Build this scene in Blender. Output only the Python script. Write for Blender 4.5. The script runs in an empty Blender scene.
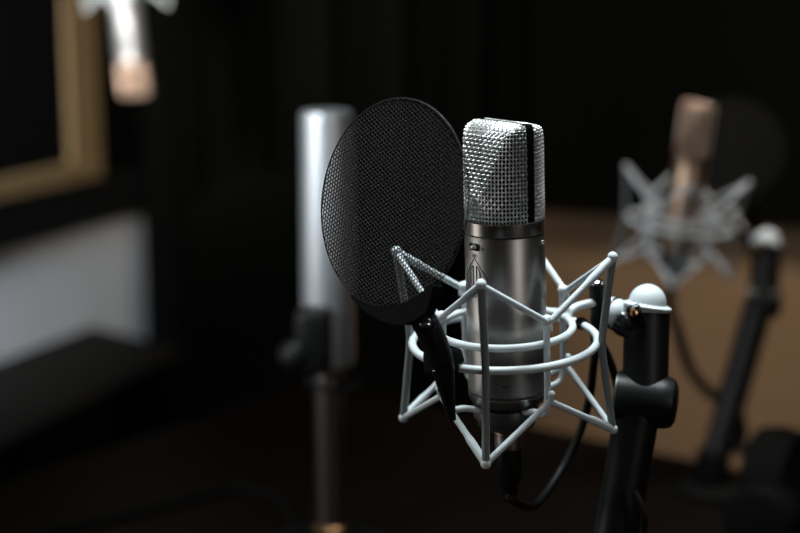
import bpy, bmesh, math, random
import numpy as np
from mathutils import Vector, Matrix

C = bpy.context.scene.collection
SC = bpy.context.scene
R = math.radians
PI = math.pi
random.seed(4)

# ------------------------------------------------------------------ camera
F = 1600.0                      # focal length in pixels of the 800 px wide frame
PITCH = R(11.5)
FW = Vector((0, math.cos(PITCH), -math.sin(PITCH)))
RT = Vector((1, 0, 0))
UP = RT.cross(FW)
P0 = Vector((0, 0, 1.2))        # a point on the axis of the sharp microphone
CAM = P0 - 1.12 * (FW + RT * (105.5 / F))


def at(px, py, d):
    """world point seen at pixel px, py at depth d (metres along the lens axis)"""
    return CAM + d * (FW + RT * ((px - 400) / F) - UP * ((py - 266.5) / F))


cam = bpy.data.cameras.new('camera')
co = bpy.data.objects.new('camera', cam)
C.objects.link(co)
co.location = CAM
co.rotation_euler = (R(90) - PITCH, 0, 0)
cam.sensor_width = 36
cam.lens = F / 800 * 36
cam.clip_start = 0.05
cam.dof.use_dof = True
cam.dof.focus_distance = 1.085
cam.dof.aperture_fstop = 2.9
cam.dof.aperture_blades = 9
SC.camera = co

# ------------------------------------------------------------------ world, lights, exposure
w = bpy.data.worlds.new('world')
SC.world = w
w.use_nodes = True
w.node_tree.nodes['Background'].inputs[0].default_value = (0.9, 1.0, 0.85, 1)
w.node_tree.nodes['Background'].inputs[1].default_value = 0.004

SC.view_settings.view_transform = 'Standard'
SC.view_settings.look = 'None'
SC.view_settings.exposure = 0
SC.view_settings.gamma = 1


def area(name, loc, target, size, power, col, size_y=None, spread=180):
    l = bpy.data.lights.new(name, 'AREA')
    l.energy = power
    l.color = col
    l.size = size
    l.spread = R(spread)
    if size_y:
        l.shape = 'RECTANGLE'
        l.size_y = size_y
    o = bpy.data.objects.new(name, l)
    C.objects.link(o)
    o.location = loc
    o.rotation_euler = (Vector(target) - Vector(loc)).to_track_quat('-Z', 'Y').to_euler()
    return o


area('skylight', (0.0, 0.22, 2.45), (0.0, 0.0, 1.15), 0.7, 6.3, (0.88, 0.97, 1.0), 0.5, spread=62)
area('side_window_light', (-1.15, 0.02, 1.40), (0.0, 0.0, 1.2), 0.5, 5.2, (0.97, 0.97, 0.95), 1.2)
area('rear_lamp', (1.1, -1.7, 1.75), (0.0, 0.0, 1.15), 0.62, 5.2, (1.0, 0.94, 0.88), 1.0)
area('wall_fill', (0.75, 1.05, 2.45), (0.62, 2.15, 0.55), 0.4, 7.5, (1.0, 0.88, 0.74), spread=80)  # added fill light for the tan wall, not a fitting of the room
area('window_light', (-1.25, 0.9, 1.7), (-1.6, 2.3, 0.62), 0.5, 24, (0.82, 0.91, 1.0), spread=75)
area('column_fill', (-0.9, -0.3, 1.6), (-0.16, 0.76, 1.0), 0.3, 0.7, (0.85, 0.93, 1.0), spread=42)  # extra light put in to brighten the silver column
area('right_rig_fill', (0.52, 0.95, 2.45), (0.42, 0.9, 1.2), 0.4, 1.3, (1.0, 0.93, 0.86), spread=45)  # invented overhead spot that brightens the right stand's dome cap and rig
area('hanging_mic_fill', (-1.0, 0.3, 1.6), (-0.55, 1.8, 1.37), 0.3, 4.2, (1.0, 0.94, 0.87), spread=36)  # added light aimed at the upside-down microphone to brighten its body

# ------------------------------------------------------------------ materials


def mat(name, col, rough=0.5, metal=0.0, noise=None, bump=None, spec=None, coat=0):
    m = bpy.data.materials.new(name)
    m.use_nodes = True
    nt = m.node_tree
    b = nt.nodes['Principled BSDF']
    b.inputs['Base Color'].default_value = (*col, 1)
    b.inputs['Roughness'].default_value = rough
    b.inputs['Metallic'].default_value = metal
    if spec is not None:
        b.inputs['Specular IOR Level'].default_value = spec
    if coat:
        b.inputs['Coat Weight'].default_value = coat
    tc = nt.nodes.new('ShaderNodeTexCoord')
    if noise:
        scale, amount, stretch = noise
        mp = nt.nodes.new('ShaderNodeMapping')
        mp.inputs['Scale'].default_value = stretch
        nt.links.new(tc.outputs['Object'], mp.inputs[0])
        n = nt.nodes.new('ShaderNodeTexNoise')
        n.inputs['Scale'].default_value = scale
        n.inputs['Detail'].default_value = 5
        nt.links.new(mp.outputs[0], n.inputs['Vector'])
        mx = nt.nodes.new('ShaderNodeMix')
        mx.data_type = 'RGBA'
        mx.inputs[6].default_value = (*[c * (1 - amount) for c in col], 1)
        mx.inputs[7].default_value = (*[min(1, c * (1 + amount)) for c in col], 1)
        nt.links.new(n.outputs[0], mx.inputs[0])
        nt.links.new(mx.outputs[2], b.inputs['Base Color'])
        if bump:
            bp = nt.nodes.new('ShaderNodeBump')
            bp.inputs['Strength'].default_value = bump
            bp.inputs['Distance'].default_value = 0.001
            nt.links.new(n.outputs[0], bp.inputs['Height'])
            nt.links.new(bp.outputs[0], b.inputs['Normal'])
    return m


M = dict(
    nickel=mat('satin_nickel', (0.31, 0.292, 0.278), 0.38, 1.0, (60, 0.06, (1, 1, 14))),
    collar=mat('collar_nickel', (0.34, 0.31, 0.285), 0.28, 1.0, (60, 0.06, (1, 1, 14))),
    wire=mat('grille_wire', (0.95, 0.97, 0.95), 0.42, 1.0, (300, 0.05, (1, 1, 1))),
    copper=mat('champagne_wire', (0.78, 0.60, 0.48), 0.4, 1.0, (300, 0.05, (1, 1, 1))),
    champagne=mat('champagne_body', (0.34, 0.23, 0.16), 0.34, 1.0, (60, 0.06, (1, 1, 14))),
    inner=mat('inner_screen', (0.012, 0.010, 0.008), 0.5, 0.0, (500, 0.3, (1, 1, 1))),
    darknickel=mat('dark_frame', (0.06, 0.06, 0.058), 0.22, 0.9, (80, 0.1, (1, 1, 1))),
    engrave=mat('engraved_black', (0.012, 0.011, 0.01), 0.5, 0.0, (80, 0.1, (1, 1, 1))),
    white=mat('white_enamel', (0.60, 0.66, 0.68), 0.42, 0.0, (90, 0.03, (1, 1, 1))),
    post=mat('shaded_white_enamel', (0.20, 0.225, 0.225), 0.36, 0.0, (90, 0.04, (1, 1, 1))),  # the mount's white paint, darkened: shade on the upright posts put into the colour
    cord=mat('grey_white_elastic', (0.58, 0.64, 0.67), 0.7, 0.0, (700, 0.08, (1, 1, 1)), 0.4),
    ringdark=mat('dark_grey_ring', (0.045, 0.05, 0.048), 0.4, 0.3, (90, 0.1, (1, 1, 1))),
    black=mat('black_plastic', (0.006, 0.0062, 0.006), 0.42, 0.0, (120, 0.2, (1, 1, 1)), spec=0.2),
    matteblack=mat('matte_black', (0.004, 0.0042, 0.004), 0.7, 0.0, (120, 0.2, (1, 1, 1)), spec=0.05),
    gloss=mat('gloss_black', (0.008, 0.008, 0.008), 0.12, 0.0, (120, 0.2, (1, 1, 1))),
    chrome=mat('chrome', (0.75, 0.74, 0.72), 0.15, 1.0, (100, 0.04, (1, 1, 1))),
    brass=mat('brass', (0.75, 0.42, 0.2), 0.25, 1.0, (100, 0.06, (1, 1, 1))),
    screen=mat('perforated_steel', (0.0065, 0.0067, 0.0065), 0.45, 0.0, (300, 0.08, (1, 1, 1)), spec=0.25),
    rubber=mat('cable_rubber', (0.006, 0.006, 0.006), 0.45, 0.0, (200, 0.15, (1, 1, 1)), spec=0.1),
    silver=mat('pale_silver', (0.66, 0.69, 0.72), 0.5, 1.0, (40, 0.05, (1, 1, 8))),
    tan=mat('tan_wall', (0.19, 0.116, 0.060), 0.85, 0.0, (14, 0.10, (1, 1, 1)), 0.2),
    wallwhite=mat('white_wall', (0.62, 0.64, 0.66), 0.85, 0.0, (14, 0.03, (1, 1, 1)), 0.1),
    ceiling=mat('dark_ceiling', (0.03, 0.03, 0.03), 0.9, 0.0, (14, 0.1, (1, 1, 1))),
    floor=mat('dark_carpet', (0.008, 0.007, 0.006), 0.95, 0.0, (200, 0.3, (1, 1, 1)), 0.5),
    felt=mat('black_felt', (0.0028, 0.003, 0.0025), 0.95, 0.0, (160, 0.25, (1, 1, 1)), 0.3, spec=0.0),
    frame=mat('varnished_wood', (0.21, 0.137, 0.062), 0.5, 0.0, (9, 0.25, (6, 6, 1))),
    rail=mat('dark_rail', (0.005, 0.005, 0.0045), 0.6, 0.0, (12, 0.2, (1, 1, 8)), spec=0.2),
    pane=mat('dark_glass', (0.006, 0.006, 0.006), 0.08, 0.0, (3, 0.1, (1, 1, 1)), spec=0.3),
    table=mat('dark_walnut', (0.004, 0.0026, 0.0018), 0.5, 0.0, (7, 0.4, (1, 12, 1)), spec=0.06),
    sideboard=mat('dark_oak', (0.006, 0.005, 0.004), 0.6, 0.0, (7, 0.35, (1, 10, 1)), spec=0.04),
)

# ------------------------------------------------------------------ mesh helpers


class MB:
    """collects shapes into one mesh"""

    def __init__(self):
        self.v = []
        self.f = []

    def add(self, vs, fs):
        n = len(self.v)
        self.v += [tuple(p) for p in vs]
        self.f += [tuple(i + n for i in f) for f in fs]
        return self

    def tube(self, pts, r, seg=12, closed=False, cap=True):
        pts = [Vector(p) for p in pts]
        n = len(pts)
        rs = r if isinstance(r, (list, tuple)) else [r] * n
        vs = []
        up = None
        for i, p in enumerate(pts):
            if closed:
                t = (pts[(i + 1) % n] - pts[i - 1]).normalized()
            else:
                t = (pts[min(i + 1, n - 1)] - pts[max(i - 1, 0)]).normalized()
            if up is None:
                a = Vector((0, 0, 1)) if abs(t.z) < .9 else Vector((1, 0, 0))
                up = (a - t * a.dot(t)).normalized()
            else:
                up = (up - t * up.dot(t)).normalized()
            s = t.cross(up)
            for k in range(seg):
                a = 2 * PI * k / seg
                vs.append(p + rs[i] * (math.cos(a) * up + math.sin(a) * s))
        fs = []
        m = n if closed else n - 1
        for i in range(m):
            j = (i + 1) % n
            for k in range(seg):
                l = (k + 1) % seg
                fs.append((i * seg + k, i * seg + l, j * seg + l, j * seg + k))
        if cap and not closed:
            fs.append(tuple(range(seg))[::-1])
            fs.append(tuple((n - 1) * seg + k for k in range(seg)))
        return self.add(vs, fs)

    def lathe(self, prof, seg=48, mtx=None, a0=0):
        """profile of (r, z) turned around local z"""
        mtx = mtx or Matrix()
        vs = []
        for r, z in prof:
            for k in range(seg):
                a = a0 + 2 * PI * k / seg
                vs.append(mtx @ Vector((r * math.cos(a), r * math.sin(a), z)))
        fs = []
        for i in range(len(prof) - 1):
            for k in range(seg):
                l = (k + 1) % seg
                fs.append((i * seg + k, i * seg + l, (i + 1) * seg + l, (i + 1) * seg + k))
        if prof[0][0] > 1e-6:
            fs.append(tuple(range(seg))[::-1])
        if prof[-1][0] > 1e-6:
            fs.append(tuple((len(prof) - 1) * seg + k for k in range(seg)))
        return self.add(vs, fs)

    def sphere(self, c, r, seg=16, sc=(1, 1, 1), mtx=None):
        prof = [(max(1e-7, math.sin(PI * i / 10)) , -math.cos(PI * i / 10)) for i in range(11)]
        m = Matrix.Translation(c) @ (mtx or Matrix()) @ Matrix.Diagonal((r * sc[0], r * sc[1], r * sc[2], 1))
        return self.lathe(prof, seg, m)

    def box(self, c, s, mtx=None, bev=0.0):
        bm = bmesh.new()
        bmesh.ops.create_cube(bm, size=1)
        bmesh.ops.scale(bm, vec=s, verts=bm.verts)
        if bev:
            bmesh.ops.bevel(bm, geom=bm.edges[:], offset=bev, segments=3, affect='EDGES', profile=0.5)
        bmesh.ops.transform(bm, matrix=Matrix.Translation(c) @ (mtx or Matrix()), verts=bm.verts)
        bm.verts.index_update()
        self.add([v.co.copy() for v in bm.verts], [[v.index for v in f.verts] for f in bm.faces])
        bm.free()
        return self

    def prism(self, outline, z0, z1, mtx=None):
        mtx = mtx or Matrix()
        n = len(outline)
        vs = [mtx @ Vector((x, y, z0)) for x, y in outline] + [mtx @ Vector((x, y, z1)) for x, y in outline]
        fs = [tuple(range(n))[::-1], tuple(range(n, 2 * n))]
        fs += [(i, (i + 1) % n, n + (i + 1) % n, n + i) for i in range(n)]
        return self.add(vs, fs)

    def build(self, name, material, parent=None, smooth=True, mtx=None, kind=None):
        me = bpy.data.meshes.new(name)
        me.from_pydata(self.v, [], self.f)
        bm = bmesh.new()
        bm.from_mesh(me)
        bmesh.ops.recalc_face_normals(bm, faces=bm.faces)
        bm.to_mesh(me)
        bm.free()
        me.materials.append(material)
        if smooth:
            me.polygons.foreach_set('use_smooth', [True] * len(me.polygons))
            try:
                me.set_sharp_from_angle(angle=R(38))
            except Exception:
                pass
        o = bpy.data.objects.new(name, me)
        C.objects.link(o)
        if parent:
            o.parent = parent
        if mtx:
            o.matrix_local = mtx
        if kind:
            o['kind'] = kind
        return o


def dirmat(loc, z, x=None):
    """matrix with local z along z (and local x near x)"""
    z = Vector(z).normalized()
    x = Vector(x) if x is not None else (Vector((1, 0, 0)) if abs(z.x) < .9 else Vector((0, 1, 0)))
    x = (x - z * x.dot(z)).normalized()
    y = z.cross(x)
    m = Matrix((x, y, z)).transposed().to_4x4()
    return Matrix.Translation(loc) @ m


def tag(o, label, cat, group=None):
    o['label'] = label
    o['category'] = cat
    if group:
        o['group'] = group
    return o


def thing(name, label, cat, mtx=None, group=None):
    o = bpy.data.objects.new(name, None)
    o.empty_display_size = 0.02
    C.objects.link(o)
    if mtx is not None:
        o.matrix_world = mtx
    return tag(o, label, cat, group)


def copy_tree(o, parent=None):
    c = o.copy()
    C.objects.link(c)
    if parent:
        c.parent = parent
    for ch in list(o.children):
        copy_tree(ch, c)
    return c


def bez(pts, n=12):
    """Catmull-Rom through the points"""
    pts = [Vector(p) for p in pts]
    q = [pts[0] * 2 - pts[1]] + pts + [pts[-1] * 2 - pts[-2]]
    out = []
    for i in range(1, len(q) - 2):
        for k in range(n):
            t = k / n
            a, b, c, d = q[i - 1], q[i], q[i + 1], q[i + 2]
            out.append(0.5 * ((2 * b) + (c - a) * t + (2 * a - 5 * b + 4 * c - d) * t * t + (3 * b - a - 3 * c + d) * t ** 3))
    out.append(pts[-1])
    return out


def inv_pts(mtx, pts):
    mi = mtx.inverted()
    return [mi @ Vector(p) for p in pts]


# ------------------------------------------------------------------ the setting
U = Vector((math.sin(R(23.3)), math.cos(R(23.3)), 0))      # along the left wall, away from the lens
V = Vector((math.cos(R(23.3)), -math.sin(R(23.3)), 0))     # along the back wall, to the right
H = at(0, -59, 1)                                          # eye height


def ground(px, depth, z):
    """point at pixel column px, horizontal depth, height z"""
    return Vector((CAM.x + (px - 400) / F * depth / math.cos(PITCH) * 1.0, CAM.y + depth, z))


wl = ground(75, 3.45, 0)                    # a point on the left wall
corner = wl + U * 0.34                      # where the left wall meets the back wall
ZC = 2.75


def slab(name, a, b, z0, z1, t, material, nrm, kind='structure'):
    """upright slab from plan point a to b, thickness t away from the room (nrm points into the room)"""
    a = Vector(a); b = Vector(b)
    q = [(a.x, a.y), (b.x, b.y), (b.x - nrm.x * t, b.y - nrm.y * t), (a.x - nrm.x * t, a.y - nrm.y * t)]
    return MB().prism(q, z0, z1).build(name, material, smooth=False, kind=kind)


inL = V            # into the room from the left wall
inB = -U           # into the room from the back wall
far = corner
fl = corner - U * 6.2
br = corner + V * 4.2
fr = fl + V * 4.2
MB().prism([(p.x, p.y) for p in (fl - V * .2 - U * .2, fr + V * .2 - U * .2, br + V * .2 + U * .2, far - V * .2 + U * .2)], -0.1, 0).build('floor', M['floor'], smooth=False, kind='structure')
MB().prism([(p.x, p.y) for p in (fl - V * .2 - U * .2, fr + V * .2 - U * .2, br + V * .2 + U * .2, far - V * .2 + U * .2)], ZC, ZC + .1).build('ceiling', M['ceiling'], smooth=False, kind='structure')
slab('wall_left', fl, far, 0, ZC, 0.12, M['wallwhite'], inL)
slab('wall_back', far, br, 0, ZC, 0.12, M['tan'], inB)
slab('wall_right', br, fr, 0, ZC, 0.12, M['felt'], -V)

# window in the left wall: dark glass in a varnished wooden frame, dark rail below it
def wallpoint(px, py, off=0.0):
    """point of the left wall (or off in front of it) seen at a pixel"""
    d = at(px, py, 1) - CAM
    t = (wl + V * off - CAM).dot(V) / d.dot(V)
    return CAM + d * t


w_r = wallpoint(100, 100, .02)                   # right edge of the frame
z_sill = wallpoint(60, 187, .02).z
z_open = wallpoint(60, 166, .02).z
w_end = (w_r - wl).dot(U)
win = bpy.data.objects.new('window_1', None)
C.objects.link(win)
win['kind'] = 'structure'
fm = MB()
fw_ = 0.085
fm_m = dirmat(wl + inL * 0.0, inL, U)        # local x along the wall, local y up (z is into the room)
if (fm_m.to_3x3() @ Vector((0, 1, 0))).z < 0:
    fm_m = dirmat(wl, inL, -U)
sgn = 1 if (fm_m.to_3x3() @ Vector((1, 0, 0))).dot(U) > 0 else -1
xe = sgn * w_end
x_in = xe - sgn * 0.115
x_far = xe - sgn * 2.0
ytop = 2.1


def fbox(mb, xa, xb, ya, yb, za, zb):
    return mb.box(((xa + xb) / 2, (ya + yb) / 2, (za + zb) / 2), (abs(xb - xa), abs(yb - ya), abs(zb - za)), None, 0.004)


fbox(fm, xe, x_in, z_sill, ytop, 0.0, 0.02)
fbox(fm, x_far, x_far - sgn * .1, z_sill, ytop, 0.0, 0.05)
fbox(fm, x_far, xe, z_sill, z_open, 0.0, 0.022)
fbox(fm, x_far, xe, ytop - .09, ytop, 0.0, 0.05)
fm.build('window_frame', M['frame'], win, smooth=False, mtx=fm_m)
fbox(MB(), x_far, x_in, z_open, ytop - .09, 0.001, 0.012).build('window_pane', M['pane'], win, smooth=False, mtx=fm_m)
# black wall above the white band, and the rail under the window
z_band = wallpoint(75, 229, .018).z
rail = MB()
fbox(rail, x_far - sgn * 1.2, sgn * 0.335, z_band, z_sill - 0.002, 0.0, 0.018)
rail.build('trim_1', M['rail'], None, smooth=False, mtx=fm_m, kind='structure')
blk = MB()
fbox(blk, xe + sgn * 0.002, sgn * 0.335, z_sill, ZC - .01, 0.0, 0.012)
blk.build('trim_2', M['felt'], None, smooth=False, mtx=fm_m, kind='structure')

# black curtain on the back wall, left part
def backpoint(px, off=0.0):
    """plan point in front of the back wall (by off) at a pixel column"""
    d = at(px, -59, 1) - CAM
    d.z = 0
    o = corner + inB * off
    t = (o - CAM).dot(U) / d.dot(U)
    p = CAM + d * t
    return Vector((p.x, p.y, 0))


ca, cb = backpoint(131, 0.12), backpoint(520, 0.12)
n = 200
front, back = [], []
for i in range(n + 1):
    t = i / n
    p = ca.lerp(cb, t) + U * (0.035 * math.sin(t * 2 * PI * 11) + 0.012 * math.sin(t * 2 * PI * 27 + 1))
    front.append((p.x, p.y))
    q = p + U * 0.006
    back.append((q.x, q.y))
MB().prism(front + back[::-1], 0.02, ZC - .02).build('curtain', M['felt'])
tag(bpy.data.objects['curtain'], 'long black pleated curtain hanging behind the pale silver column', 'curtain')

# black acoustic panel above the tan part of the back wall
pa, pb = backpoint(505, 0.0), backpoint(980, 0.0)
zp = None
d = at(675, 219, 1) - CAM
t = (corner + inB * .05 - CAM).dot(U) / d.dot(U)
zp = (CAM + d * t).z
o = MB()
q = [pa, pb, pb + inB * .05, pa + inB * .05]
o.prism([(p.x, p.y) for p in q], zp, ZC - .03)
tag(o.build('acoustic_panel', M['felt'], smooth=False), 'large black acoustic panel above the tan lower wall', 'acoustic panel')

# ------------------------------------------------------------------ table
T0 = at(312, 361, 2.50)
T0.z = 0.75
TZ = 0.75
e1 = Vector((math.sin(R(53)), -math.cos(R(53)), 0))
e2 = Vector((-math.sin(R(37)), -math.cos(R(37)), 0))
tb = thing('studio_table', 'dark walnut table under the microphone stands', 'table', Matrix.Translation((T0.x + e1.x * 1.1 + e2.x * 1.1, T0.y + e1.y * 1.1 + e2.y * 1.1, 0)))
tm = tb.matrix_world
LX, LY = 1.75, 2.4
cor = [T0, T0 + e1 * LX, T0 + e1 * LX + e2 * LY, T0 + e2 * LY]
MB().prism([tuple((tm.inverted() @ p).xy) for p in cor], TZ - .04, TZ).build('tabletop', M['table'], tb, smooth=False)
for sx, sy in ((.1, .1), (.1, LY - .1), (LX - .1, .1), (LX - .1, LY - .1)):
    p = tm.inverted() @ (T0 + e1 * sx + e2 * sy)
    MB().box((p.x, p.y, (TZ - .04) / 2), (.06, .06, TZ - .04), Matrix.Rotation(R(-37), 4, 'Z'), .004).build('leg', M['matteblack'], tb)

# ------------------------------------------------------------------ sideboard by the left wall
d0 = wallpoint(91, 326)
zs = d0.z
sb_a = Vector((d0.x, d0.y, 0)) + inL * 0.004
sb_b = sb_a - U * 1.9
e3 = Vector((math.sin(R(48)), -math.cos(R(48)), 0))
pts = [sb_a, sb_b, sb_b + V * .42, sb_a + e3 * .32]
side = thing('sideboard', 'low dark oak sideboard against the white lower wall', 'sideboard', Matrix.Translation((sb_a + U * -.8 + V * .2)))
mi = side.matrix_world.inverted()
MB().prism([tuple((mi @ p).xy) for p in pts], 0.04, zs - .025).build('carcass', M['sideboard'], side, smooth=False)
cen = sum((mi @ p for p in pts), Vector()) / 4
MB().prism([tuple((cen + ((mi @ p) - cen) * 1.0).xy) for p in pts], zs - .025, zs).build('top', M['sideboard'], side, smooth=False)
MB().prism([tuple((cen + ((mi @ p) - cen) * .92).xy) for p in pts], 0.0, .04).build('plinth', M['matteblack'], side, smooth=False)


# ------------------------------------------------------------------ condenser microphone
RB = 0.028
RG = 0.0269


def grille_grid(nu, nv, sub):
    prof = [(0.0, .0292, RG), (.006, .0288, RG), (.014, .0280, RG), (.036, .0238, RG), (.054, .0190, RG), (.0610, .0168, RG - .0001),
            (.0636, .0140, RG - .0004), (.0652, .0100, RG - .0010), (.0662, .0060, RG - .0016), (.0668, .0032, RG - .0020)]
    # arc length along the front profile
    L = [0]
    for a, b in zip(prof, prof[1:]):
        L.append(L[-1] + math.hypot(b[0] - a[0], min(b[1], RG) - min(a[1], RG)))
    L = np.array(L)
    P = np.array(prof)
    NV, NU = nv * sub + 1, nu * sub + 1
    G = np.zeros((NV, NU, 3))
    for i in range(NV):
        s = L[-1] * i / (NV - 1)
        z, dd, rr = (np.interp(s, L, P[:, k]) for k in range(3))
        x0 = 0.0034
        ph0 = math.acos(min(1, x0 / rr))
        ph = np.linspace(-ph0, ph0, 400)
        rad = np.minimum(rr, dd / np.cos(ph))
        x, y = rad * np.cos(ph), rad * np.sin(ph)
        x = np.maximum(x, x0)
        ln = np.concatenate([[0], np.cumsum(np.hypot(np.diff(x), np.diff(y)))])
        u = np.linspace(0, ln[-1], NU)
        G[i, :, 0] = np.interp(u, ln, x)
        G[i, :, 1] = np.interp(u, ln, y)
        G[i, :, 2] = z
    return G


def smooth_grid(G, it=2):
    for _ in range(it):
        A = G.copy()
        A[1:-1, 1:-1] = (G[:-2, 1:-1] + G[2:, 1:-1] + G[1:-1, :-2] + G[1:-1, 2:] + 2 * G[1:-1, 1:-1]) / 6
        G = A
    return G


def make_microphone(label):
    mic = thing('condenser_microphone', label, 'microphone')
    GZ = 0.0345
    nu, nv, sub = 31, 27, 4
    G = smooth_grid(grille_grid(nu, nv, sub), 1)
    G[:, :, 2] += GZ
    du = np.gradient(G, axis=1)
    dv = np.gradient(G, axis=0)
    N = np.cross(du, dv)
    N /= np.linalg.norm(N, axis=2, keepdims=True) + 1e-12
    amp, rw = 0.00080, 0.00051
    for flip in (1, -1):
        mb = MB()
        K = np.array([flip, flip, 1.0])
        for i in range(nv + 1):
            iv = i * sub
            off = amp * np.cos(PI * (np.arange(nu * sub + 1) / sub + i))
            mb.tube([Vector(p) for p in (G[iv] + N[iv] * off[:, None]) * K], rw, 5)
        for j in range(nu + 1):
            iu = j * sub
            off = -amp * np.cos(PI * (np.arange(nv * sub + 1) / sub + j))
            mb.tube([Vector(p) for p in (G[:, iu] + N[:, iu] * off[:, None]) * K], rw, 5)
        mb.build('grille_mesh', M['wire'], mic)
        # finer dark screen inside the woven wires
        sg = MB()
        Q = ((G - N * 0.0016) * K)[::2, ::2]
        a, b = Q.shape[:2]
        Q2 = ((G - N * 0.0021) * K)[::2, ::2]
        vs = [Vector(p) for p in Q.reshape(-1, 3)] + [Vector(p) for p in Q2.reshape(-1, 3)]
        fs = []
        for i in range(a - 1):
            for j in range(b - 1):
                k = i * b + j
                fs.append((k, k + 1, k + b + 1, k + b))
                fs.append((a * b + k, a * b + k + b, a * b + k + b + 1, a * b + k + 1))
        sg.add(vs, fs)
        sg.build('inner_screen', M['inner'], mic)
    # dividing frame between the two mesh halves: an upside down U
    outl = []
    zt = 0.0676
    prof = [(RG + .0006, 0), (RG + .0006, .055), (RG + .0005, .0630), (RG - .0001, .0660), (RG - .0012, .0673), (RG - .003, zt)]
    inn = [(RB - .0040, 0), (RB - .0040, .055), (.0238, .0605), (.0225, .0625), (.0205, .0635)]
    o_r = [(y, z + GZ) for y, z in prof]
    o_l = [(-y, z + GZ) for y, z in prof][::-1]
    i_r = [(y, z + GZ) for y, z in inn][::-1]
    i_l = [(-y, z + GZ) for y, z in inn]
    mx = Matrix(((0, 0, 1, 0), (1, 0, 0, 0), (0, 1, 0, 0), (0, 0, 0, 1)))   # outline in y,z ; thickness in x
    fr_ = MB()
    # build as strips so that the concave U is made of quads
    O = o_r + o_l
    I = [(y, z) for y, z in [(inn[0][0], inn[0][1] + GZ), (inn[1][0], inn[1][1] + GZ), (inn[2][0], inn[2][1] + GZ), (inn[3][0], inn[3][1] + GZ), (inn[4][0], inn[4][1] + GZ), (.018, .0636 + GZ)]]
    I = I + [(-y, z) for y, z in I[::-1]]
    nO = len(O)
    hw = 0.0031
    vs = []
    for x in (-hw, hw):
        vs += [(x, y, z) for y, z in O] + [(x, y, z) for y, z in I]
    fs = []
    for i in range(nO - 1):
        fs.append((i, i + 1, nO + i + 1, nO + i))
        fs.append((2 * nO + i, 3 * nO + i, 3 * nO + i + 1, 2 * nO + i + 1))
        fs.append((i, 2 * nO + i, 2 * nO + i + 1, i + 1))
        fs.append((nO + i, nO + i + 1, 3 * nO + i + 1, 3 * nO + i))
    fs.append((0, nO, 3 * nO, 2 * nO))
    fs.append((nO - 1, 3 * nO - 1, 4 * nO - 1, 2 * nO - 1))
    fr_.add(vs, fs)
    fr_.build('grille_frame', M['darknickel'], mic)
    # collar, body, lower ring
    MB().lathe([(.020, .0352), (RB - .001, .0354), (RB + .0003, .0346), (RB + .0003, .0262), (RB - .0003, .0256), (.020, .0256)], 96).build('collar', M['collar'], mic)
    MB().lathe([(.020, .0252), (RB - .0003, .0250), (RB + .0001, .0244), (RB + .0001, -.0868), (RB - .0006, -.0874), (RB - .0006, -.0884), (.020, -.0884)], 96).build('body', M['nickel'], mic)
    MB().lathe([(.020, -.0884), (RB - .0018, -.0886), (RB + .0001, -.0900), (RB - .0004, -.0935), (RB - .0022, -.0968), (RB - .0055, -.0990), (.0190, -.1000), (.013, -.1003)], 96).build('lower_ring', M['nickel'], mic)
    cn = MB().lathe([(.0128, -.1000), (.0128, -.1120), (.0095, -.1125), (.0095, -.1165), (.0098, -.118), (.0098, -.1325), (.0085, -.1340), (.0062, -.1350)], 40)
    cn.build('connector', M['nickel'], mic)
    rg = MB()
    for z in (-.1175, -.1200, -.1225):
        rg.lathe([(.0096, z + .0007), (.0105, z), (.0096, z - .0007)], 40)
    rg.build('thread_ring', M['brass'], mic)
    # front: switch, markings, emblem (local +x is the front)

    def onbody(a, z, r=RB + .0002):
        return Vector((r * math.cos(a), r * math.sin(a), z))
    sw = MB()
    sw.box(onbody(0.0, .0185, RB + .0005), (.0022, .0085, .0050), None, .0009)
    s_ = sw.build('pad_switch', M['gloss'], mic)
    MB().sphere(onbody(-.02, .0182, RB + .0020), .0011, 12).build('switch_toggle', M['white'], s_)
    mk = MB()
    for a0 in (-.05, .05):
        mk.tube([onbody(a0 + .032 * math.cos(t * PI / 6), .0122 + .0011 * math.sin(t * PI / 6)) for t in range(12)], .00018, 5, closed=True)
    mk.tube([onbody(.0, .0135), onbody(.0, .0112)], .00018, 5)
    mk.build('switch_marking', M['engrave'], mic)
    MB().sphere(onbody(.26, .0178), .0009, 10, (.5, 1, 1)).build('side_marking', M['engrave'], mic)
    em = MB()
    hz, ha, ez = .0142, .40, -.0035

    def seg(pts, r=.00034):
        q = []
        for (a, z), (b, y) in zip(pts, pts[1:]):
            for k in range(8):
                t = k / 8
                q.append(onbody(a + (b - a) * t, z + (y - z) * t))
        q.append(onbody(*pts[-1]))
        em.tube(q, r, 6)
    seg([(0, ez + hz), (ha, ez), (0, ez - hz), (-ha, ez), (0, ez + hz)])
    for a, h0, h1 in ((-.17, -.0045, .0045), (-.06, -.0095, .0085), (.06, -.0095, .0085), (.17, -.0045, .0045)):
        seg([(a, ez + h0), (a, ez + h1)], .00045)
    seg([(-.17, ez + .0045), (-.12, ez + .0075), (-.06, ez + .0085)], .00034)
    seg([(.06, ez + .0085), (.12, ez + .0075), (.17, ez + .0045)], .00034)
    em.build('emblem', M['engrave'], mic)
    sc_ = MB()
    sc_.sphere(onbody(R(113), .0195, RB + .0006), .0014, 12)
    sc_.build('screw', M['chrome'], mic)
    sw2 = MB()
    for k in range(4):
        sw2.box(onbody(R(42) + k * .045, -.0795, RB), (.0006, .0008, .0014), Matrix.Rotation(R(42) + k * .045, 4, 'Z'))
    sw2.build('body_marking', M['engrave'], mic)
    return mic


mic_n = Vector((-.032, -.022, 1)).normalized()
mic_m = dirmat(P0, mic_n, (1, 0, 0)) @ Matrix.Rotation(R(218), 4, 'Z')
hero = make_microphone('satin nickel condenser microphone with wire mesh head, sharp in the foreground')
hero.matrix_world = mic_m

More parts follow.
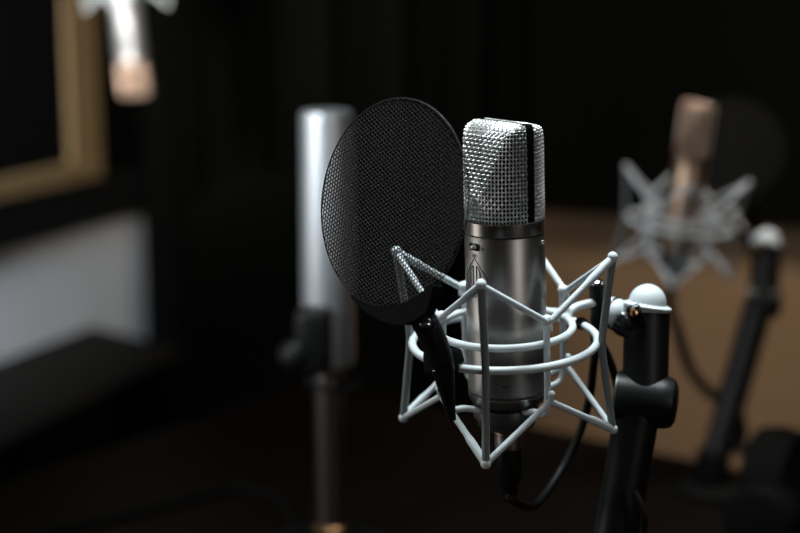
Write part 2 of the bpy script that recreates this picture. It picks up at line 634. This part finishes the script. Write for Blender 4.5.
# ------------------------------------------------------------------ shock mount
cage_n = Vector((-.0385, -.0685, 1)).normalized()
cage_m = dirmat((0, 0, 1.1467), cage_n, (1, 0, 0))
AZ = -104.1


def cyl(r, a, z):
    return Vector((r * math.cos(R(a)), r * math.sin(R(a)), z))


def make_mount(label):
    mt = thing('shock_mount', label, 'shock mount')
    ring = lambda r, z, n=120: [cyl(r, 360 * k / n, z) for k in range(n)]
    MB().tube(ring(.0652, 0.0), .0029, 12, closed=True).build('outer_ring', M['white'], mt)
    MB().tube(ring(.0480, .0100), .0027, 12, closed=True).build('inner_ring', M['white'], mt)
    OT, OB, IT, IB = [], [], [], []
    for i in range(4):
        a = AZ + 90 * i
        top, bot = cyl(.0765, a, .0625), cyl(.0760, a, -.0625)
        OT.append(top)
        OB.append(bot)
        po = MB().tube(bez([top, cyl(.0722, a, .03), cyl(.0692, a, .006), cyl(.0692, a, -.006), cyl(.0720, a, -.03), bot], 6), .0027, 14).build('outer_post', M['post'], mt)
        cap = MB()
        cap.sphere(top + Vector((0, 0, .0008)), .0037, 16)
        cap.build('post_cap', M['white'], po)
        cap = MB()
        cap.sphere(bot, .0037, 16)
        cap.build('post_cap', M['white'], po)
        b = a + 45
        it, ib = cyl(.0505, b, .0263), cyl(.0510, b, -.0300 if i != 2 else -.0270)
        IT.append(it)
        IB.append(ib)
        hook = MB()
        path = bez([cyl(.0505, b, .0263), cyl(.0510, b, .01), cyl(.0510, b, -.02), cyl(.0500, b, -.0365), cyl(.0455, b, -.0418), cyl(.034, b, -.0435), cyl(.0222, b, -.0480)], 8)
        hook.tube(path, .0023, 12)
        ho = hook.build('inner_post', M['white'], mt)
        kn = MB()
        kn.sphere(it + cyl(.0012, b, .0016), .0042, 14, (1, 1, .9))
        kn.tube([it, it + cyl(.004, b, -.002), it + cyl(.0042, b, -.0055)], .0022, 10)
        kn.build('hook_knob', M['white'], ho)
        kn = MB()
        kn.tube([cyl(.0495, b, ib.z), cyl(.0545, b, ib.z), cyl(.0555, b, ib.z + .005)], .0022, 10)
        kn.sphere(cyl(.0555, b, ib.z + .0058), .0028, 12)
        kn.build('hook_knob', M['white'], ho)
    for k in range(4):
        for TO, TI in ((OT, IT), (OB, IB)):
            for inner in (k, (k - 1) % 4):
                p, q = TO[k], TI[inner]
                side = (q - p).normalized().cross(Vector((0, 0, 1))).normalized() * .0006
                out = Vector((q.x, q.y, 0)).normalized() * .003
                q = q + out
                n_ = 12
                thick = (TO is OT and (k + inner) % 2 == 1) or (TO is OB and (k + inner) % 2 == 1)
                pts = [p.lerp(q, t / n_) for t in range(n_ + 1)]
                rs = [(.0030 if (t < 5 and thick) else .0023) for t in range(n_ + 1)]
                MB().tube(pts, rs, 10).build('elastic_band', M['cord'], mt)
    lr = MB()
    lr.lathe([(.0200, -.0475), (.0225, -.0470), (.0232, -.0480), (.0232, -.0560), (.0212, -.0566), (.0205, -.0620), (.0140, -.0626), (.0140, -.0475)], 56)
    lr.build('locking_ring', M['ringdark'], mt)
    # yoke arm from both rings to the ball joint
    a = 29
    yk = MB()
    yk.tube(bez([cyl(.048, a - 14, .0100), cyl(.054, a - 2, .0112), cyl(.066, a + 1, .0135), cyl(.086, a - 2, .0140), cage_m.inverted() @ at(613, 311, 1.170)], 8), [.0030] * 32 + [.0034], 12)
    yk.tube(bez([cyl(.048, a + 14, .0100), cyl(.052, a + 5, .0108), cyl(.060, a + 1, .0125)], 6), .0029, 12)
    yk.build('yoke_arm', M['white'], mt)
    nt = MB()
    nt.lathe([(.0036, -.004), (.0046, -.003), (.0046, .003), (.0036, .004)], 6, dirmat(cyl(.0655, a - 1, .0005), cyl(0.3, a + 90, 0)))
    nt.build('nut', M['gloss'], mt)
    sc_ = MB()
    c = cyl(.0800, a, -.0050)
    sc_.lathe([(.0046, -.012), (.0050, -.010), (.0052, .004), (.0045, .012), (.0054, .020), (.0056, .031), (.0050, .033)], 24, Matrix.Translation(c))
    s_ = sc_.build('locking_screw', M['black'], mt)
    MB().lathe([(.0048, .033), (.0046, .0352), (.0030, .0362), (.0012, .0362)], 24, Matrix.Translation(c)).build('screw_head', M['chrome'], s_)
    return mt


mount = make_mount('pale grey spider shock mount with zigzag elastic bands, holding the sharp microphone')
mount.matrix_world = cage_m


# ------------------------------------------------------------------ pop filter
pf_c = at(391.5, 203, 1.052)
pf_n = Vector((-.712, -.678, .19)).normalized()
pf_m = dirmat(pf_c, pf_n, Vector((-.67, .74, 0)))
if (pf_m.to_3x3() @ Vector((0, 1, 0))).z < 0:
    pf_m = dirmat(pf_c, pf_n, Vector((.67, -.74, 0)))
RX = 1 if (pf_m.to_3x3() @ Vector((1, 0, 0))).x > 0 else -1       # +1 when local x points to the picture's right


def make_popfilter(label):
    pf = thing('pop_filter', label, 'pop filter')
    rad, s = .0692, .00285
    rh = s * 0.39          # hole radius
    mb = MB()
    bm = bmesh.new()
    vmap = {}

    def vert(x, y, z=0.0):
        k = (round(x * 2e6), round(y * 2e6))
        if k not in vmap:
            vmap[k] = bm.verts.new((x, y, z))
        return vmap[k]
    rows = int(rad / s) + 3
    hexr = s / math.sqrt(3)
    for i in range(-rows - 3, rows + 4):
        for j in range(-2 * rows, 2 * rows + 1):
            x = i * s * math.sqrt(3) / 2
            y = (j + (i % 2) * .5) * s
            if math.hypot(x, y) > rad - s * .45:
                continue
            ov, iv = [], []
            for k in range(12):
                a = R(30 * k)
                rr = hexr if k % 2 == 0 else s / 2
                ox, oy = x + rr * math.cos(a), y + rr * math.sin(a)
                ov.append(vert(ox, oy, 0.00022 if k % 2 == 0 else 0.0))
                iv.append(bm.verts.new((x + rh * math.cos(a), y + rh * math.sin(a), -0.00012)))
            for k in range(12):
                l = (k + 1) % 12
                try:
                    bm.faces.new((ov[k], ov[l], iv[l], iv[k]))
                except ValueError:
                    pass
    for f in bm.faces:
        f.smooth = True
    bmesh.ops.recalc_face_normals(bm, faces=bm.faces)
    g = bmesh.ops.extrude_face_region(bm, geom=bm.faces[:])
    bmesh.ops.translate(bm, vec=(0, 0, -.0004), verts=[e for e in g['geom'] if isinstance(e, bmesh.types.BMVert)])
    bmesh.ops.recalc_face_normals(bm, faces=bm.faces)
    me = bpy.data.meshes.new('mesh_screen')
    bm.to_mesh(me)
    bm.free()
    me.materials.append(M['screen'])
    ob = bpy.data.objects.new('mesh_screen', me)
    C.objects.link(ob)
    ob.parent = pf
    MB().tube([(rad * math.cos(2 * PI * k / 160), rad * math.sin(2 * PI * k / 160), -.0003) for k in range(160)], .0005, 8, closed=True).build('rim', M['screen'], pf)
    # curved holder under the disc
    a0, a1 = (-108, -42) if RX > 0 else (-72, -138)
    arc = MB()
    m = 30
    sec = [(rad - .0012, .0045), (rad + .0125, .0045), (rad + .0125, -.0045), (rad - .0012, -.0045)]
    vs = []
    for k in range(m + 1):
        t = k / m
        a = R(a0 + (a1 - a0) * t)
        fall = min(1, 1.5 * t + .12, 5 * (1 - t) + .2)
        for r_, z in sec:
            rr = rad - .0012 + (r_ - rad + .0012) * fall
            vs.append((rr * math.cos(a), rr * math.sin(a), z))
    fs = [(0, 1, 2, 3), tuple(m * 4 + k for k in (3, 2, 1, 0))]
    for k in range(m):
        for l in range(4):
            fs.append((k * 4 + l, k * 4 + (l + 1) % 4, k * 4 + 4 + (l + 1) % 4, k * 4 + 4 + l))
    arc.add(vs, fs)
    arc.build('holder', M['matteblack'], pf, smooth=False)
    # stem and clamp, laid out in world space of the sharp one
    wp = lambda x, y, d: pf_m.inverted() @ at(x, y, d)
    st = MB()
    path = bez([wp(419, 312, 1.046), wp(429, 330, 1.050), wp(437, 350, 1.055), wp(443, 370, 1.060), wp(447, 392, 1.066), wp(452, 420, 1.070)], 6)
    nn = len(path)
    st.tube(path, [.0088 - .0064 * max(0, (i / nn - .5)) / .5 for i in range(nn)], 14)
    so = st.build('stem', M['black'], pf)
    cl = MB()
    cl.box(wp(441, 362, 1.068), (.018, .018, .020), Matrix.Rotation(.3, 4, 'Z'), .004)
    cl.box(wp(452, 358, 1.078), (.012, .010, .012), Matrix.Rotation(.6, 4, 'Z'), .002)
    cl.build('clamp', M['matteblack'], pf)
    jn = MB()
    jn.box(wp(426, 324, 1.043), (.013, .007, .007), Matrix.Rotation(.2, 4, 'Z'), .002)
    jn.sphere(wp(433, 322, 1.046), .0036, 12)
    jn.build('joint_bolt', M['gloss'], pf)
    hi = MB()
    hi.sphere(wp(442, 362, 1.053), .0017, 12)
    hi.build('bolt', M['chrome'], pf)
    hi = MB()
    hi.sphere(wp(434, 371, 1.053), .0011, 12)
    hi.build('bolt', M['chrome'], pf)
    MB().box(wp(425, 325, 1.0385), (.0075, .003, .0022), Matrix.Rotation(.3, 4, 'X') @ Matrix.Rotation(.25, 4, 'Y'), .0006).build('joint_plate', M['chrome'], pf)
    return pf


pop = make_popfilter('black perforated round pop filter standing before the sharp microphone')
pop.matrix_world = pf_m


# ------------------------------------------------------------------ stands
def make_stand(label, dome, joint, drum, arm_end, base_xy, group=None, RP=.0165):
    """dome: point under the white cap; joint: the ball joint of the mount; drum: swivel; arm_end: foot of the lower arm"""
    base = Vector((base_xy[0], base_xy[1], TZ))
    st = thing('microphone_stand', label, 'microphone stand', Matrix.Translation(base), group)
    L = lambda p: Vector(p) - base
    ax = (dome - drum).normalized()
    MB().tube([L(dome - ax * .0055), L(dome - ax * .0095), L(drum + ax * .006), L(drum)], [RP * .98, RP, RP, RP], 40).build('post', M['black'], st)
    cap = MB()
    prof = [(RP - .0010, -.0080), (RP - .0008, -.0020), (RP + .0012, -.0010), (RP + .0014, .0006), (RP - .0008, .0016)]
    for k in range(0, 11):
        t = PI / 2 * k / 10
        prof.append((max(1e-5, (RP - .0028) * math.cos(t)), .0020 + .0142 * math.sin(t)))
    cap.lathe(prof, 40, dirmat(L(dome), ax + Vector((.11, -.17, 0))))
    cap.build('dome_cap', M['white'], st)
    # swivel drum, axis across
    dx = Vector((.97, -.24, -.06)).normalized()
    dm = dirmat(L(drum), dx)
    MB().lathe([(.0175, -.0215), (.0192, -.0195), (.0192, .0120), (.0188, .0165), (.0172, .0205), (.0130, .0228), (.0060, .0236)], 48, dm).build('swivel_drum', M['black'], st)
    MB().lathe([(.0165, -.0216), (.0188, -.0212), (.0188, -.0190), (.0165, -.0188)], 48, dm).build('drum_rim', M['ringdark'], st)
    MB().tube([L(drum + dx * -.004), L(arm_end)], [RP, RP * .94], 32).build('lower_arm', M['black'], st)
    # clamp at the foot
    ft = MB()
    ft.lathe([(.045, 0), (.045, .006), (.040, .010), (.022, .014), (.021, .05), (.017, .055)], 40)
    ft.build('base', M['matteblack'], st)
    # knuckle and ball joint
    kd = (dome - ax * .018 - joint)
    kn = MB()
    js = joint + kd.normalized() * .004 + Vector((.002, -.006, -.003))
    ke = dome - ax * .020 + Vector((-.004, -.006, 0))
    kn.lathe([(.0045, -.0040), (.0092, -.0020), (.0100, .0030), (.0088, .0080), (.0072, (ke - js).length)], 28, dirmat(js - base, ke - js))
    kn.build('knuckle', M['gloss'], st)
    bt = MB()
    bc = dome + Vector((-.0110, -.0185, -.0035))
    bt.box(bc - base, (.0110, .0070, .0165), Matrix.Rotation(-.35, 4, 'Y'), .0016)
    bt.build('knuckle_bracket', M['gloss'], st)
    bt = MB()
    bt.lathe([(.0028, 0), (.0028, .003), (.0018, .0036)], 16, dirmat(bc - base + Vector((-.0015, -.003, .0035)), (-.2, -1, .25)))
    bt.build('bolt', M['brass'], st)
    return st


dome = at(647, 306, 1.165)
joint = at(613, 313, 1.170)
drum = at(645, 400, 1.160)
arm_dir = (at(620, 533, 1.162) - drum).normalized()
arm_end = drum + arm_dir * ((drum.z - (TZ + .03)) / -arm_dir.z)
stand = make_stand('black tube stand with white dome cap, carrying the sharp shock mount', dome, joint, drum, arm_end, (arm_end.x, arm_end.y), 'dome-capped microphone stands')

# swivel ball of the mount (white washer and ball), part of the shock mount
jl = cage_m.inverted() @ joint
jd = (cage_m.inverted() @ dome) - jl
wd = Vector((jd.x, jd.y - .022, 0)).normalized()
MB().sphere(jl, .0118, 32).build('swivel_ball', M['white'], mount)
wm = dirmat(jl + wd * .0025, wd)
MB().tube([wm @ Vector((.0114 * math.cos(2 * PI * k / 60), .0114 * math.sin(2 * PI * k / 60), 0)) for k in range(60)], .0011, 8, closed=True).build('swivel_collar', M['gloss'], mount)

# cable of the sharp microphone
cab = MB()
xl = mic_m @ Vector((0, 0, -.1362))
xd = -(mic_m.to_3x3() @ Vector((0, 0, 1)))
cab.tube(bez([xl, xl + xd * .03, at(512, 500, 1.13), at(535, 505, 1.165), at(560, 472, 1.20), at(580, 432, 1.21), at(590, 395, 1.205), at(594, 362, 1.198), at(597, 345, 1.196), at(606, 352, 1.20), at(618, 390, 1.205), at(622, 450, 1.215), at(618, 560, 1.215), Vector((at(612, 700, 1.20).x, at(612, 700, 1.20).y, TZ + .06)), Vector((at(612, 700, 1.20).x - .02, at(612, 700, 1.20).y + .05, TZ + .005)), Vector((at(612, 700, 1.20).x - .10, at(612, 700, 1.20).y + .22, TZ + .0042))], 10), .0031, 12)
cab.lathe([(.0090, .0), (.0094, .002), (.0094, .020), (.0070, .026), (.0045, .040)], 28, dirmat(xl - xd * .002, xd))
tag(cab.build('microphone_cable', M['rubber']), 'black cable looping from the base of the sharp microphone up to its stand', 'cable')



def recolour(root, table):
    for ch in root.children:
        k = ch.name.split('.')[0]
        if k in table:
            ch.material_slots[0].link = 'OBJECT'
            ch.material_slots[0].material = M[table[k]]


# ------------------------------------------------------------------ the second rig, out of focus at right
def place(o, G, src):
    o.matrix_world = G @ src
    return o


G2 = Matrix.Translation(at(687, 182, 2.02)) @ Matrix.Rotation(R(8.5), 4, 'Y') @ Matrix.Translation(-P0)
m2 = place(copy_tree(hero), G2, mic_m)
m2.scale = (.79, .79, 1)
recolour(m2, dict(grille_mesh='copper', body='champagne', collar='champagne'))
tag(m2, 'out of focus upright microphone in a spider mount at the right', 'microphone')
s2 = place(copy_tree(mount), G2, cage_m @ Matrix.Rotation(R(7), 4, 'Z'))
tag(s2, 'out of focus spider shock mount around the upright microphone at right', 'shock mount')
p2m = dirmat(at(733, 150, 2.16), Vector((-.15, -.98, .12)), (1, 0, 0))
p2 = place(copy_tree(pop), Matrix(), p2m)
tag(p2, 'faint dark round pop filter behind the out of focus microphone at right', 'pop filter')
j2 = s2.matrix_world @ jl
d2 = at(767, 242, 2.02)
dr2 = at(763, 302, 2.01)
e_ = at(712, 470, 1.99)
ad = (e_ - dr2).normalized()
ae2 = dr2 + ad * ((dr2.z - (TZ + .03)) / -ad.z)
stand2 = make_stand('black slanting tube stand with white dome cap, out of focus at right', d2, j2, dr2, ae2, (ae2.x, ae2.y), 'dome-capped microphone stands', .0190)
c2 = MB()
x2 = m2.matrix_world @ Vector((0, 0, -.137))
c2.tube(bez([x2, x2 + Vector((0, 0, -.03)), at(676, 325, 2.05), at(690, 368, 2.05), at(712, 394, 2.04), at(733, 402, 2.05), at(742, 430, 2.08), at(738, 455, 2.08)], 10), .0075, 10)
tag(c2.build('microphone_cable', M['rubber']), 'black cable hanging in a curve under the out of focus microphone at right', 'cable')

# ------------------------------------------------------------------ the microphone hanging upside down at upper left
rot = Matrix.Rotation(R(180 - 4), 4, 'Y')
gc = rot.to_3x3() @ Vector((0, 0, .070))
G3 = Matrix.Translation(at(134, 79, 2.95) - gc) @ rot @ Matrix.Translation(-P0)
m3 = place(copy_tree(hero), G3, dirmat(P0, (0, 0, 1), (1, 0, 0)) @ Matrix.Rotation(R(-80), 4, 'Z'))
recolour(m3, dict(grille_mesh='copper', body='silver', collar='silver'))
for ch in m3.children:                                  # a longer body than the sharp one's
    k = ch.name.split('.')[0]
    if k == 'body':
        ch.scale.z = 1.63
        ch.location.z = .025 * (1 - 1.63)
    if k in ('lower_ring', 'connector', 'thread_ring', 'body_marking'):
        ch.location.z = -.0714
tag(m3, 'out of focus microphone hanging upside down at upper left', 'microphone')
s3 = place(copy_tree(mount), G3, dirmat((0, 0, 1.0750), (0, 0.0, 1), (1, 0, 0)) @ Matrix.Rotation(R(20), 4, 'Z'))
tag(s3, 'out of focus spider shock mount around the upside-down microphone at upper left', 'shock mount')
j3 = s3.matrix_world @ jl
bp = thing('boom_pole', 'black pole dropping from the ceiling to the upside-down microphone', 'pole', Matrix.Translation((j3.x, j3.y, ZC)))
q = inv_pts(bp.matrix_world, [j3, j3 + Vector((.06, .03, .03)), Vector((j3.x + .08, j3.y + .04, j3.z + .15)), Vector((j3.x + .08, j3.y + .04, ZC - .01))])
MB().tube(bez(q, 8), .010, 16).build('pole', M['black'], bp)
MB().lathe([(.06, 0), (.06, -.01), (.03, -.02), (.012, -.03)], 32, Matrix.Translation((.08, .04, 0))).build('ceiling_plate', M['black'], bp)

# ------------------------------------------------------------------ pale silver column behind the pop filter
cb_ = at(327, 520, 1.70)
cb_.z = TZ
ct = at(326, 110, 1.70)
col = thing('silver_column', 'tall pale silver column on the table behind the pop filter', 'column', Matrix.Translation((ct.x, ct.y, TZ)))
hz = ct.z - TZ
zmid = at(326, 380, 1.70).z - TZ
MB().lathe([(.012, zmid), (.0275, zmid + .003), (.0288, zmid + .008), (.0288, hz - .006), (.0275, hz - .001), (.024, hz)], 48).build('tube', M['silver'], col)
MB().lathe([(.016, .012), (.0155, zmid - .02), (.0165, zmid)], 32).build('stem', M['collar'], col)
MB().lathe([(.075, 0), (.075, .008), (.070, .013), (.020, .018), (.016, .022)], 48).build('base', M['matteblack'], col)
MB().lathe([(.0165, .020), (.0195, .022), (.0195, .032), (.0165, .034)], 32).build('base_ring', M['brass'], col)
kb = MB()
zc = at(316, 352, 1.66).z - TZ
kb.box((-.014, -.040, zc), (.040, .030, .075), None, .012)
kb.sphere((-.034, -.045, zc - .015), .018, 16)
kb.build('clamp', M['black'], col)
kb = MB()
zr = at(338, 398, 1.70).z - TZ
kb.lathe([(.017, -.004), (.030, -.003), (.031, .003), (.017, .004)], 40, Matrix.Translation((.006, 0, zr)) @ Matrix.Rotation(.18, 4, 'Y'))
kb.build('collar', M['darknickel'], col)

# ------------------------------------------------------------------ headphones at lower right
hp = at(784, 500, 1.84)
hpt = thing('headphones', 'black headphones lying on the table at the right edge', 'headphones', Matrix.Translation((hp.x, hp.y, TZ)) @ Matrix.Rotation(R(58), 4, 'Z') @ Matrix.Scale(1.12, 4))
bd = MB()
arc = [Vector((.072 * math.cos(t), .01 * math.sin(t), .045 + .062 * math.sin(t))) for t in np.linspace(0, PI, 30)]
for k in range(7):
    bd.tube([p + Vector((0, -.018 + .006 * k, .001 * (3 - abs(k - 3)))) for p in arc], .0035, 8)
bd.build('headband', M['matteblack'], hpt)
for s in (-1, 1):
    cu = MB()
    cu.lathe([(.028, -.014), (.036, -.010), (.037, .004), (.030, .012), (.010, .015)], 32, dirmat((s * .068, 0, .038), (s, 0, .1)))
    cu_o = cu.build('ear_cup', M['matteblack'], hpt)
    MB().lathe([(.020, -.020), (.032, -.026), (.038, -.018), (.034, -.010)], 32, dirmat((s * .068, 0, .038), (s, 0, .1))).build('ear_pad', M['matteblack'], cu_o)
kb = MB()
kb.lathe([(.004, 0), (.011, .002), (.011, .006), (.004, .008)], 24, dirmat((-.012, -.022, .0), (0, -1, .3)))

# ------------------------------------------------------------------ office chairs in the dark
def chair(loc, rz, label):
    ch = thing('office_chair', label, 'chair', Matrix.Translation(loc) @ Matrix.Rotation(rz, 4, 'Z'), 'black studio chairs')
    b = MB()
    vs = []
    n_ = 24
    out = []
    for k in range(n_):
        a = 2 * PI * k / n_
        c, s = math.cos(a), math.sin(a)
        out.append((.22 * abs(c) ** .5 * (1 if c > 0 else -1), .25 * abs(s) ** .5 * (1 if s > 0 else -1)))
    m_ = Matrix.Translation((0, .22, .76)) @ Matrix.Rotation(R(90 - 8), 4, 'X')
    b.prism(out, -.03, .03, m_)
    b.build('backrest', M['felt'], ch)
    b = MB()
    b.box((0, 0, .47), (.48, .46, .07), None, .03)
    b.build('seat', M['felt'], ch)
    MB().tube([(0, .22, .52), (0, .27, .44), (0, .1, .42)], .02, 10).build('back_bar', M['black'], ch)
    MB().tube([(0, 0, .08), (0, 0, .44)], .025, 16).build('gas_column', M['black'], ch)
    for k in range(5):
        a = 2 * PI * k / 5
        lg = MB().tube([(0, 0, .10), (.28 * math.cos(a), .28 * math.sin(a), .065)], [.022, .015], 10).build('leg', M['black'], ch)
        MB().lathe([(.01, -.012), (.028, -.010), (.028, .010), (.01, .012)], 20, dirmat((.28 * math.cos(a), .28 * math.sin(a), .030), (-math.sin(a), math.cos(a), 0))).build('castor', M['black'], lg)
    return ch


p = at(272, 300, 2.72)
chair((p.x, p.y, 0), R(-10), 'black office chair with rounded back, faint in the dark left of the silver column')

# cables lying on the table
lc = MB()
def tp(px, py):
    d = at(px, py, 1) - CAM
    return CAM + d * ((TZ + .004 - CAM.z) / d.z)
lc.tube(bez([tp(40, 531), tp(90, 522), tp(140, 512), tp(185, 500), tp(235, 488), tp(280, 500), tp(300, 540)], 10), .0042, 10)
tag(lc.build('table_cable', M['matteblack']), 'black cable curving over the table at lower left', 'cable')
lc = MB()
lc.tube(bez([at(634, 492, 1.13), at(641, 505, 1.128), at(644, 520, 1.128), at(643, 540, 1.13), at(640, 640, 1.12), Vector((at(640, 640, 1.10).x, at(640, 640, 1.10).y, TZ + .05)), Vector((at(640, 640, 1.10).x + .03, at(640, 640, 1.10).y + .03, TZ + .004)), Vector((at(640, 640, 1.10).x + .16, at(640, 640, 1.10).y + .10, TZ + .0035))], 10), .0026, 10)
tag(lc.build('thin_cable', M['rubber']), 'thin black cable running down beside the foreground stand', 'cable')
